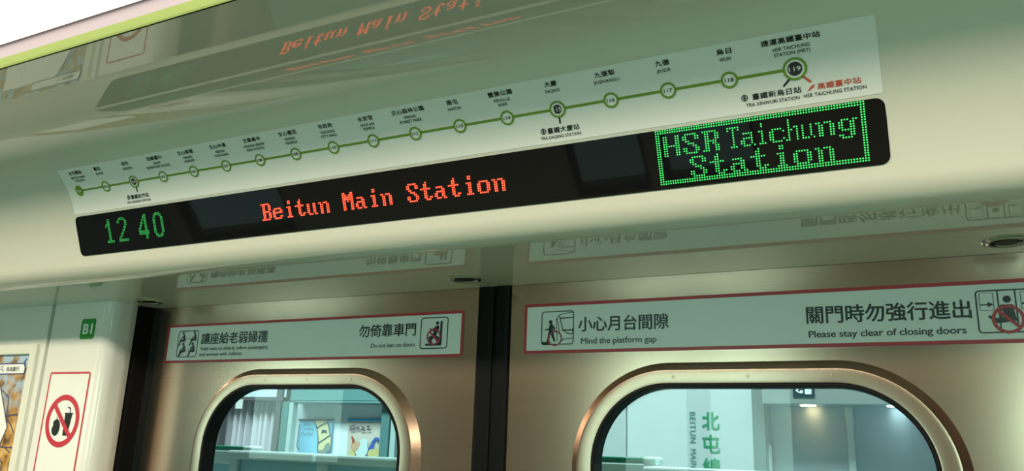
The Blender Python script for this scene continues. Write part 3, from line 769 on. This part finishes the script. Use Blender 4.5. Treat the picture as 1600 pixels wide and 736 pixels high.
# ------------------------------------------------------------------ advertising frame on the left wall
def ad_poster_mat():
    m = bpy.data.materials.new('autumn_leaves_print'); m.use_nodes = True; nt = m.node_tree; b = nt.nodes['Principled BSDF']
    tc = nt.nodes.new('ShaderNodeTexCoord'); vo = nt.nodes.new('ShaderNodeTexVoronoi'); vo.inputs['Scale'].default_value = 34
    nz = nt.nodes.new('ShaderNodeTexNoise'); nz.inputs['Scale'].default_value = 42; nz.inputs['Detail'].default_value = 8
    nt.links.new(tc.outputs['Object'], vo.inputs['Vector']); nt.links.new(tc.outputs['Object'], nz.inputs['Vector'])
    r1 = nt.nodes.new('ShaderNodeValToRGB'); e = r1.color_ramp.elements
    e[0].position = 0.36; e[0].color = (0.10, 0.05, 0.03, 1); e[1].position = 0.64; e[1].color = (0.66, 0.45, 0.18, 1)
    x = e.new(0.5); x.color = (0.46, 0.25, 0.06, 1)
    nt.links.new(nz.outputs['Fac'], r1.inputs['Fac'])
    sep = nt.nodes.new('ShaderNodeSeparateColor'); nt.links.new(vo.outputs['Color'], sep.inputs['Color'])
    mx = nt.nodes.new('ShaderNodeMix'); mx.data_type = 'RGBA'; mx.inputs['B'].default_value = (0.30, 0.17, 0.06, 1)
    mt = nt.nodes.new('ShaderNodeMath'); mt.operation = 'MULTIPLY'; mt.inputs[1].default_value = 0.6
    nt.links.new(sep.outputs[0], mt.inputs[0]); nt.links.new(mt.outputs[0], mx.inputs['Factor']); nt.links.new(r1.outputs['Color'], mx.inputs['A'])
    # pale blue sky patches towards the top of the print
    sx = nt.nodes.new('ShaderNodeSeparateXYZ'); nt.links.new(tc.outputs['Object'], sx.inputs[0])
    mr = nt.nodes.new('ShaderNodeMapRange'); mr.inputs[1].default_value = 0.83; mr.inputs[2].default_value = 0.93
    nt.links.new(sx.outputs['Z'], mr.inputs[0])
    n2 = nt.nodes.new('ShaderNodeTexNoise'); n2.inputs['Scale'].default_value = 26; nt.links.new(tc.outputs['Object'], n2.inputs['Vector'])
    r2 = nt.nodes.new('ShaderNodeValToRGB'); r2.color_ramp.elements[0].position = 0.44; r2.color_ramp.elements[1].position = 0.56
    nt.links.new(n2.outputs['Fac'], r2.inputs['Fac'])
    mm = nt.nodes.new('ShaderNodeMath'); mm.operation = 'MULTIPLY'; nt.links.new(mr.outputs[0], mm.inputs[0]); nt.links.new(r2.outputs['Color'], mm.inputs[1])
    m3 = nt.nodes.new('ShaderNodeMix'); m3.data_type = 'RGBA'; m3.inputs['B'].default_value = (0.36, 0.50, 0.62, 1)
    nt.links.new(mm.outputs[0], m3.inputs['Factor']); nt.links.new(mx.outputs['Result'], m3.inputs['A'])
    nt.links.new(m3.outputs['Result'], b.inputs['Base Color']); b.inputs['Roughness'].default_value = 0.35
    return m
YA = 0.905
t = thing('advertising_frame', W(-1.62, YP, -0.75), 'cream framed travel advertisement of autumn leaves on the wall left of the pillar', 'picture frame')
m = MB()
AX0, AX1, AZ0, AZ1 = -1.80, -1.4330, -0.70, 0.1520
def aloop(ins, y, r): return [W(a, y, b) for a, b in Ink.rr(AX0+ins, AZ0+ins, AX1-ins, AZ1-ins, r, 5)]
m.loft([aloop(0, YP, 0.006), aloop(0, YA+0.001, 0.006), aloop(0.0012, YA, 0.005), aloop(0.0165, YA, 0.003), aloop(0.0180, YA+0.0012, 0.0025), aloop(0.0185, YP-0.0014, 0.002)])
m.build('frame', mat('cream_frame', (0.70, 0.71, 0.64), 0.25), t)
ad_surf = lambda u, v, o: W(u, YP-0.0015-o, v)
ik = Ink(ad_surf); ik.poly([(AX0+0.018, AZ0+0.018), (AX1-0.018, AZ0+0.018), (AX1-0.018, AZ1-0.018), (AX0+0.018, AZ1-0.018)], 0.0)
po = ik.build('poster', ad_poster_mat(), t)
navy = mat('navy_print', (0.045, 0.055, 0.17), 0.4)
ik = Ink(ad_surf); ik.rrect(-1.62, 0.0985, -1.4625, 0.1190, 0.002, 0.0004)
lb = ik.build('search_box', white_ink, po)
ik = Ink(ad_surf); ik.rframe(-1.62, 0.0985, -1.4625, 0.1190, 0.002, 0.0020, 0.0007)
ik.ring(-1.5325, 0.1105, 0.0042, 0.0030, 0.0007, 20); ik.stroke([(-1.5295, 0.1075), (-1.5265, 0.1035)], 0.0014, 0.0007)
ik.build('search_outline', navy, lb)
ik = Ink(ad_surf); ik.text('自由旅行', -1.5170, -1.4800, 0.1040, 0.1125, 0.0007, 0.01, 'box'); ik.build('search_words', black_ink, lb)
ad = lambda u, v: (at(u, v, YP-0.002).x, at(u, v, YP-0.002).z)
ik = Ink(ad_surf)
ik.poly([(-1.72, 0.10), (-1.545, 0.10), ad(0, 600), ad(6, 635), ad(11, 668), ad(1.4, 690), (-1.51, -0.06), (-1.72, -0.06)], 0.0004); ik.build('white_panel', white_ink, po)
ik = Ink(ad_surf)
for ln in ([(-1.545, 0.10), ad(0, 600), ad(6, 635), ad(11, 668), ad(1.4, 690), (-1.51, -0.06)], [ad(2.7, 609), ad(13.6, 620.6), ad(12, 636), ad(10, 650), ad(27, 647)], [ad(13, 658), ad(17, 664), ad(21, 676)],
           [ad(-3, 697), ad(9, 699), ad(18, 699)], [ad(8, 700), ad(15, 707)], [ad(42, 561), ad(38, 566), ad(40, 577), ad(36, 590)], [ad(-4, 715), ad(3, 722), ad(1, 734)]):
    ik.stroke(ln, 0.0019, 0.0007)
ik.build('outline_drawing', navy, po)

# ------------------------------------------------------------------ soffit latches
chrome = mat('latch_steel', (0.42, 0.43, 0.40), 0.25, 1.0)
for x, y, lab in ((-1.190, 0.9345, 'small round dark latch in the header underside beside the left pillar'), (-0.5615, 0.9368, 'small round dark latch in the header underside above the gap between the doors'),
                  (0.0785, 0.9430, 'small round dark latch in the header underside above the closing doors pictogram')):
    t = thing('header_latch', W(x, y, ZS), lab, 'latch', 'latches in the underside of the header')
    lp = lambda r, z: [W(x+r*math.cos(2*math.pi*i/28), y+r*math.sin(2*math.pi*i/28), z) for i in range(28)]
    m = MB(); m.loft([lp(0.0225, ZS), lp(0.0215, ZS-0.0022), lp(0.0190, ZS-0.0028), lp(0.0165, ZS-0.0020), lp(0.0155, ZS-0.0004)]); m.build('rim', chrome, t, smooth=True)
    m = MB(); m.loft([lp(0.0156, ZS-0.0004), lp(0.0120, ZS-0.0007), lp(0.0118, ZS-0.0018), lp(0.0100, ZS-0.0019)], cap1=True); m.build('core', gasket_m, t)

# ------------------------------------------------------------------ station beyond the windows
teal_wall = mat('station_wall_panel', (0.47, 0.53, 0.53), 0.30, noise=0.02, nscale=3)
teal_gate = mat('gate_teal_panel', (0.36, 0.64, 0.68), 0.25, noise=0.04, nscale=5)
gate_cap = mat('gate_white_cap', (0.74, 0.88, 0.86), 0.3)
gate_green = mat('gate_green_band', (0.02, 0.26, 0.15), 0.25)
grey_frame = mat('grey_window_frame', (0.13, 0.13, 0.14), 0.5)
lift_steel = brushed('lift_brushed_steel', (0.52, 0.57, 0.60), 0.34, (6, 6, 120), 0.05, 0.5, 0.0, 0.7)
lift_trim = mat('lift_pale_trim', (0.62, 0.70, 0.69), 0.25, 0.3)
YW = 3.1                     # station wall
pfl = MB(); pfl.wbox((-9, 1.14, -1.40), (4.5, 6.0, -1.46)); pfl.build('floor_platform', mat('platform_floor', (0.42, 0.45, 0.45), 0.3, noise=0.08, nscale=20), kind='structure')
pc = MB(); pc.wbox((-9, 1.2, 2.35), (4.5, 6.0, 2.40)); pc.build('ceiling_platform', mat('platform_ceiling', (0.6, 0.66, 0.65), 0.5), kind='structure')
# right window: white wall, lift recess
xj = at(979, 660, YW).x
xa = at(1176, 660, YW).x     # edge of the wall by the lift
m = MB()
m.wbox((xj+0.0035, YW, 2.3), (xa, YW+0.5, -1.40)); m.wbox((-1.9, YW, 2.3), (xj-0.0035, YW+0.5, -1.40))
m.wbox((xj-0.004, YW+0.02, 2.3), (xj+0.004, YW+0.1, -1.40))
m.wbox((xa+1.30, YW, 2.3), (3.4, YW+0.5, -1.40)); m.wbox((xa-0.01, YW, 2.3), (xa+1.31, YW+0.5, 0.78))
m.build('wall_station', teal_wall, kind='structure')
st_surf = lambda u, v, o: W(u, YW-o, v)
def box_on(px, y): return [at(a, b, y) for a, b in px]
sg = thing('station_name_sign', W(at(1100, 690, YW).x, YW, -0.2), 'green vertical station name lettering on the white station wall', 'sign')
sgreen = mat('station_sign_green', (0.03, 0.27, 0.12), 0.35); sdark = mat('station_sign_grey_green', (0.06, 0.22, 0.17), 0.4)
ik = Ink(st_surf)
a = at(1097, 671.5, YW); b = at(1124, 644, YW)
H = (b.z-a.z)
for k, ch in enumerate('北屯總站'):
    ik.text(ch, a.x, b.x, a.z-k*H*1.27, a.z-k*H*1.27+H, 0.002, 0.02, 'box')
ik.build('chinese_lettering', sgreen, sg)
ik = Ink(st_surf)
a = at(1086.5, 644, YW); b = at(1077.5, 644, YW); c = at(1086, 731, YW)
hz_ = a.z-c.z
for word, t0, t1 in (('BEITUN', 0.0, 0.555), ('MAIN', 0.665, 1.0), ('STATION', 1.11, 1.76)):
    ik = Ink(st_surf); ik.text(word, b.x, a.x, a.z-hz_*t1, a.z-hz_*t0, 0.002, 0.0, 'cap', 1.12, rot=True)
    ik.build('english_word', sdark, sg)
# lift: header box, soffit, jambs, two door leaves behind
lx0 = at(1190, 620, YW-0.05).x; lx1 = lx0+1.15
zh = at(1230, 631, YW-0.05).z
YD = YW+0.10
lift = thing('lift', W((lx0+lx1)/2, YW, -1.40), 'stainless steel lift entrance with two door panels beside the green station lettering', 'lift')
m = MB(); m.wbox((lx0, YW-0.05, zh), (lx1, YW+0.45, zh+0.62), bev=0.004); hd = m.build('header', brushed('lift_header_steel', (0.55, 0.62, 0.61), 0.32, (3, 3, 60), 0.04, 0.7, 0.01), lift)
m = MB(); m.wbox((lx0-0.045, YW-0.004, 2.3), (lx0-0.0005, YW+0.45, -1.40), bev=0.003); m.build('jamb', brushed('lift_jamb_steel', (0.42, 0.47, 0.48), 0.3, (60, 60, 3), 0.05, 0.8, 0.01), lift)
m = MB(); m.wbox((lx1-0.06, YW-0.004, zh), (lx1+0.06, YW+0.45, -1.40), bev=0.003); m.build('jamb', lift_trim, lift)
xm = at(1330, 690, YD).x
m = MB(); m.wbox((lx0, YD, zh), (xm-0.012, YD+0.03, -1.40)); m.build('door_panel', lift_steel, lift)
m = MB(); m.wbox((xm+0.012, YD+0.012, zh), (lx1, YD+0.04, -1.40)); m.build('door_panel', lift_steel, lift)
m = MB(); m.wbox((xm-0.012, YD-0.012, zh), (xm+0.012, YD+0.03, -1.40), bev=0.003); m.build('door_edge', lift_trim, lift)
xh = at(1196, 690, YD-0.05).x
m = MB(); m.wbox((xh, YD-0.05, zh-0.14), (xh+0.018, YD-0.02, -1.40), bev=0.003); m.build('edge_rail', lift_trim, lift)
lamp_w = mat('warm_lift_lamp', (0.8, 0.7, 0.5), 0.4, emit=(1.0, 0.72, 0.36), estr=14.0)
lamp_c = mat('cool_lift_lamp', (0.8, 0.85, 0.85), 0.4, emit=(0.72, 0.95, 1.0), estr=14.0)
for mm in (lamp_w, lamp_c): mm.cycles.emission_sampling = 'NONE'
for (pu, pv, mm, nm) in ((1263, 640, lamp_w, 'warm'), (1400, 641, lamp_c, 'cool')):
    r = ray(pu, pv); s_ = zh/r.z; px, py = r.x*s_, YW+0.03
    px = r.x*py
    lp = lambda rr, z: [W(px+rr*math.cos(2*math.pi*i/20), py+rr*math.sin(2*math.pi*i/20), z) for i in range(20)]
    m = MB(); m.loft([lp(0.028, zh), lp(0.026, zh-0.003), lp(0.020, zh-0.003)], cap1=True)
    m.build('downlight', mm, lift, label=nm+' white downlight in the lift soffit')
lf_surf = lambda u, v, o: W(u, YW-0.05-o, v)
a = at(1239.5, 621.5, YW-0.05); b = at(1272.5, 603, YW-0.05)
sg = thing('lift_sign', W((a.x+b.x)/2, YW-0.05, a.z), 'dark square sign with white lift pictogram on the steel lift header', 'sign')
hh = (b.x-a.x)
fr = lambda p, q: (a.x+hh*p, a.z+hh*q)
ik = Ink(lf_surf, fr); ik.rrect(0, 0, 1, 1, 0.05, 0.003); ik.build('backing', mat('sign_dark_teal', (0.02, 0.055, 0.07), 0.4), sg)
ik = Ink(lf_surf, fr); ik.rrect(0.55, 0.16, 0.86, 0.42, 0.04, 0.005)
ik.limb([(0.36, 0.62), (0.30, 0.45), (0.16, 0.34), (0.30, 0.25), (0.42, 0.27)], [0.14, 0.08, 0.06, 0.06, 0.1], 0.005); ik.disc(0.40, 0.28, 0.08, 0.005)
ik.disc(0.36, 0.78, 0.08, 0.005)
ik.build('pictogram', white_ink, sg)

# platform gates (waist high screen doors)
YG = 1.46
def gate(x0, x1, ztop, y, post_side, label, cap_h=0.020):
    t = thing('platform_gate', W((x0+x1)/2, y, -1.40), label, 'gate', 'platform gates outside the train')
    m = MB(); m.wbox((x0, y-0.012, ztop-cap_h), (x1, y+0.075, ztop), bev=0.006); m.build('cap', gate_cap, t)
    m = MB(); m.wbox((x0+0.02, y+0.012, ztop-cap_h+0.002), (x1-0.004, y+0.045, -1.40)); m.build('panel', teal_gate, t)
    xp = x0+0.010 if post_side < 0 else x1-0.010
    m = MB(); m.wbox((xp-0.013, y+0.004, ztop-cap_h+0.001), (xp+0.013, y+0.06, -1.40), bev=0.003); m.build('post', gate_cap, t)
    return t
g1 = at(360, 707, YG); g2 = at(494, 709, YG); g3 = at(497, 714, YG-0.02)
zt = at(450, 707.5, YG-0.012).z
gate(g1.x, g2.x, zt, YG, -1, 'teal platform gate with a white cap below the blue poster')
gate(g3.x, g3.x+0.42, at(560, 713.5, YG-0.032).z, YG-0.02, -1, 'teal platform gate with a white cap below the beige poster')
def slide_gate(x0, x1, ztop, y, label):
    t = thing('sliding_gate', W((x0+x1)/2, y, -1.40), label, 'gate', 'sliding gates with green top bands')
    m = MB(); m.wbox((x0, y-0.01, ztop-0.011), (x1, y+0.03, ztop), bev=0.003); m.build('green_band', gate_green, t)
    m = MB(); m.wbox((x1, y-0.012, ztop-0.014), (x1+0.03, y+0.032, ztop+0.002), bev=0.006); m.build('end_cap', gate_cap, t)
    m = MB(); m.wbox((x0, y-0.012, ztop-0.045), (x1+0.01, y+0.03, ztop-0.0112), bev=0.004); m.build('rail', gate_cap, t)
    m = MB(); m.wbox((x0, y+0.004, -1.40), (x1, y+0.02, ztop-0.044)); m.build('panel', teal_gate, t)
e = at(384, 700, 1.62); slide_gate(e.x-0.40, e.x, at(350, 696.5, 1.61).z, 1.62, 'sliding platform gate with green top band below the ribbed curtain')
e = at(1007, 718, 1.62); slide_gate(e.x-0.34, e.x, at(960, 713.5, 1.61).z, 1.62, 'sliding platform gate with green top band in front of the white station wall')
gx = at(1006, 724, 1.55); gate(gx.x, gx.x+0.62, at(1020, 729.5, 1.538).z, 1.55, -1, 'teal platform gate with a white cap below the station name sign')

# left window: poster alcove
YA2 = 3.7
q = lambda u, v, y=YA2: at(u, v, y)
alc = MB()
xl, xr = q(462, 660).x, q(604, 660).x; ztp = q(530, 632).z
alc.wbox((xl-0.02, YA2, ztp), (xr+0.02, YA2+0.05, -1.40)); alc.build('wall_alcove', mat('alcove_panel', (0.78, 0.88, 0.92), 0.3), kind='structure')
teal_metal = mat('teal_frame_metal', (0.13, 0.29, 0.29), 0.35, 0.2)
m = MB()
xo = q(448, 660, YA2-0.11).x
m.wbox((xo, YA2-0.10, q(530, 626, YA2-0.10).z), (xr+0.9, YA2+0.3, 2.3)); m.build('wall_alcove_header', mat('alcove_header', (0.16, 0.34, 0.34), 0.3, 0.1), kind='structure')
af = thing('alcove_frame', W((xl+xr)/2, YA2, -1.40), 'teal metal frame around the lit poster alcove on the platform', 'frame')
m = MB(); m.wbox((xo+0.005, YA2-0.11, q(530, 627, YA2-0.11).z), (xr+0.15, YA2-0.02, ztp+0.0), bev=0.004); m.build('top_rail', teal_metal, af)
m = MB(); m.wbox((xo+0.005, YA2-0.11, q(530, 627, YA2-0.11).z), (xo+0.035, YA2-0.07, -1.40), bev=0.004); m.build('upright', mat('pale_teal_post', (0.42, 0.56, 0.56), 0.3), af)
m = MB(); m.wbox((xl-0.06, YA2-0.06, ztp+0.01), (xl-0.01, YA2+0.0, -1.40), bev=0.004); m.build('upright', teal_metal, af)
m = MB(); m.wbox((xr+0.005, YA2-0.06, ztp+0.01), (xr+0.06, YA2+0.0, -1.40), bev=0.004); m.build('upright', teal_metal, af)
m = MB(); m.wbox((xr+0.085, YA2-0.08, ztp+0.01), (xr+0.12, YA2-0.04, -1.40), bev=0.004); m.build('upright', mat('pale_teal_post', (0.42, 0.56, 0.56), 0.3), af)
ps = lambda u, v, o: W(u, YA2-0.004-o, v)
def pquad(px): return [(at(a, b, YA2).x, at(a, b, YA2).z) for a, b in px]
c4 = lambda *pts: [(455+a/9.8125, 645+b/9.8125) for a, b in pts]
# blue poster
def plank(pts, name, mm, parent=None, **kw):
    m = MB(); m.loft([[W(x, YA2, z) for x, z in pts], [W(x, YA2-0.006, z) for x, z in pts]], cap0=True, cap1=True)
    return m.build(name, mm, parent, **kw)
blue = mat('poster_sky_blue', (0.24, 0.58, 0.80), 0.4, noise=0.25, nscale=9)
bp = pquad(c4((140, 110), (660, 110), (640, 640), (100, 640)))
t = thing('blue_poster', W(sum(p[0] for p in bp)/4, YA2, bp[2][1]), 'light blue poster with a yellow photo band in the platform alcove', 'poster')
plank(bp, 'sheet', blue, t)
ik = Ink(lambda u, v, o: W(u, YA2-0.006-o, v))
ik.poly(pquad(c4((375, 125), (560, 120), (600, 220), (620, 340), (625, 580), (560, 630), (425, 625), (435, 400), (420, 240))), 0.004)
ik.build('yellow_band', mat('poster_yellow', (0.72, 0.66, 0.36), 0.4), t)
ik = Ink(lambda u, v, o: W(u, YA2-0.006-o, v))
wv = 0.006
def ln(pts, w=wv, o=0.007): ik.stroke(pquad(c4(*pts)), w, o)
ln([(140, 110), (670, 110)], 0.010); ln([(150, 190), (110, 520), (140, 560)]); ln([(665, 190), (650, 330), (625, 580), (560, 628)]); ln([(375, 120), (420, 240), (435, 400), (425, 620)]); ln([(570, 120), (600, 220), (620, 340)])
ln([(410, 235), (560, 150)]); ln([(440, 465), (610, 350)])
ik.poly(pquad(c4((480, 320), (495, 260), (560, 265), (575, 310), (530, 300))), 0.007)
ln([(215, 190), (270, 175), (320, 190)], 0.003); ln([(230, 260), (260, 235), (300, 262), (340, 240), (370, 262)], 0.003); ln([(170, 340), (200, 300), (240, 335), (290, 305), (330, 345), (360, 300)], 0.003)
ik.build('dark_drawing', mat('poster_dark_print', (0.05, 0.075, 0.13), 0.4), t)
ik = Ink(lambda u, v, o: W(u, YA2-0.006-o, v)); ik.poly(pquad(c4((430, 620), (440, 570), (500, 575), (560, 470), (610, 460), (625, 580), (560, 630))), 0.006)
ik.build('grey_photo', mat('poster_grey', (0.22, 0.27, 0.25), 0.4), t)
# beige poster
bg = pquad(c4((885, 105), (1450, 105), (1415, 655), (860, 655)))
t = thing('beige_poster', W(sum(p[0] for p in bg)/4, YA2, bg[2][1]), 'pale beige poster with colourful curved strokes in the platform alcove', 'poster')
plank(bg, 'sheet', mat('poster_beige', (0.66, 0.62, 0.55), 0.4, noise=0.03, nscale=12), t)
PO = [0.004]
def pink_part(nm, col, *strokes):
    PO[0] += 0.0008
    ik = Ink(lambda u, v, o: W(u, YA2-0.006-o, v))
    for pts, ws in strokes: ik.limb(pquad(c4(*pts)), ws, PO[0])
    ik.build(nm, mat('poster_'+nm, col, 0.4), t)
pink_part('red_stroke', (0.45, 0.10, 0.07), ([(950, 370), (970, 420), (975, 530), (1040, 645)], [0.01, 0.015, 0.03, 0.03]))
pink_part('red_stroke', (0.45, 0.10, 0.07), ([(1100, 645), (1140, 590), (1175, 535)], [0.02, 0.028, 0.012]))
pink_part('blue_stroke', (0.06, 0.14, 0.50), ([(1185, 590), (1250, 540), (1270, 460), (1310, 400), (1350, 400), (1345, 455)], [0.012, 0.03, 0.02, 0.014, 0.014, 0.008]))
pink_part('yellow_patch', (0.66, 0.60, 0.26), ([(1250, 630), (1370, 630)], [0.05, 0.05]))
pink_part('yellow_patch', (0.66, 0.60, 0.26), ([(950, 610), (970, 640)], [0.03, 0.03]))
pink_part('white_splash', (0.62, 0.80, 0.82), ([(1100, 560), (1130, 480)], [0.09, 0.06]))
pink_part('orange_patch', (0.66, 0.44, 0.28), ([(1010, 520), (1050, 480)], [0.05, 0.03]))
pink_part('blue_header', (0.08, 0.42, 0.70), ([(900, 113), (1435, 113)], [0.013, 0.013]))
ik = Ink(lambda u, v, o: W(u, YA2-0.006-o, v))
def ln(pts, w=0.006): ik.stroke(pquad(c4(*pts)), w, 0.013)
ln([(940, 275), (935, 215), (1000, 190), (1005, 270)]); ln([(955, 240), (985, 235), (985, 262), (955, 265), (955, 240)], 0.004)
ln([(1030, 215), (1080, 255)]); ln([(1035, 255), (1075, 215)]); ln([(1110, 210), (1150, 235), (1105, 265), (1165, 268)]); ln([(1190, 215), (1235, 212), (1200, 262), (1245, 265)])
ik.build('dark_writing', mat('poster_ink', (0.10, 0.09, 0.13), 0.4), t)

# ribbed curtain and grey glazing frame
YC = 3.9
cx0, cx1 = at(318, 660, YC).x, at(447, 660, YC).x
cz1 = at(400, 626, YC).z
m = MB(); pts = []
ncol = 150
for i in range(ncol+1):
    f = i/ncol; ph = f*2*math.pi*13+0.8*math.sin(f*17)
    pts.append((cx0+(cx1-cx0)*f, YC+0.045*math.sin(ph)+0.012*math.sin(2.3*ph)))
m.loft([[W(x, y, z) for x, y in pts] for z in (-1.39, -0.6, cz1+0.05)], closed=False)
o = m.build('ribbed_curtain', mat('lilac_curtain', (0.72, 0.69, 0.74), 0.6), smooth=True)
tag(o, 'pale lilac pleated curtain hanging behind the grey glazing frame', 'curtain')
gf = thing('glazing_frame', W((cx0+cx1)/2, YC-0.12, -1.40), 'grey metal glazing frame in front of the pleated curtain', 'frame')
YF = YC-0.105
def fbar(u0, v0, u1, v1, nm):
    a, b = at(u0, v0, YF), at(u1, v1, YF)
    m = MB(); m.wbox((a.x, YF-0.02, a.z), (b.x, YF+0.03, b.z), bev=0.003); m.build(nm, grey_frame, gf)
a = at(437, 660, YF)
m = MB(); m.wbox((a.x-0.030, YF-0.02, -1.39), (a.x+0.012, YF+0.03, 0.6), bev=0.003); m.build('mullion', grey_frame, gf)
a = at(352, 660, YF); m = MB(); m.wbox((a.x-0.055, YF-0.02, -1.39), (a.x-0.015, YF+0.03, at(380, 622, YF).z), bev=0.003); m.build('mullion', grey_frame, gf)
za, zb = at(400, 620.5, YF).z, at(400, 626.5, YF).z
m = MB(); m.wbox((cx0-0.5, YF-0.022, zb), (at(446, 625, YF).x, YF+0.03, za), bev=0.003); m.build('transom', grey_frame, gf)
m = MB(); m.wbox((cx0-0.6, YF+0.002, zb), (at(447, 612, YF).x, YF+0.010, 0.6))
sheet = m.build('frosted_panel', mat('frosted_pane', (0.72, 0.86, 0.90), 0.4), gf, label='pale frosted upper pane')
a, b = at(376, 639, YF+0.02), at(388, 628, YF+0.02)
m = MB(); m.wbox((a.x, YF-0.026, a.z), (b.x, YF-0.0225, b.z+0.012)); o = m.build('paper_notice', white_ink); tag(o, 'small white paper notice stuck to the glazing frame in front of the pleated curtain', 'notice')
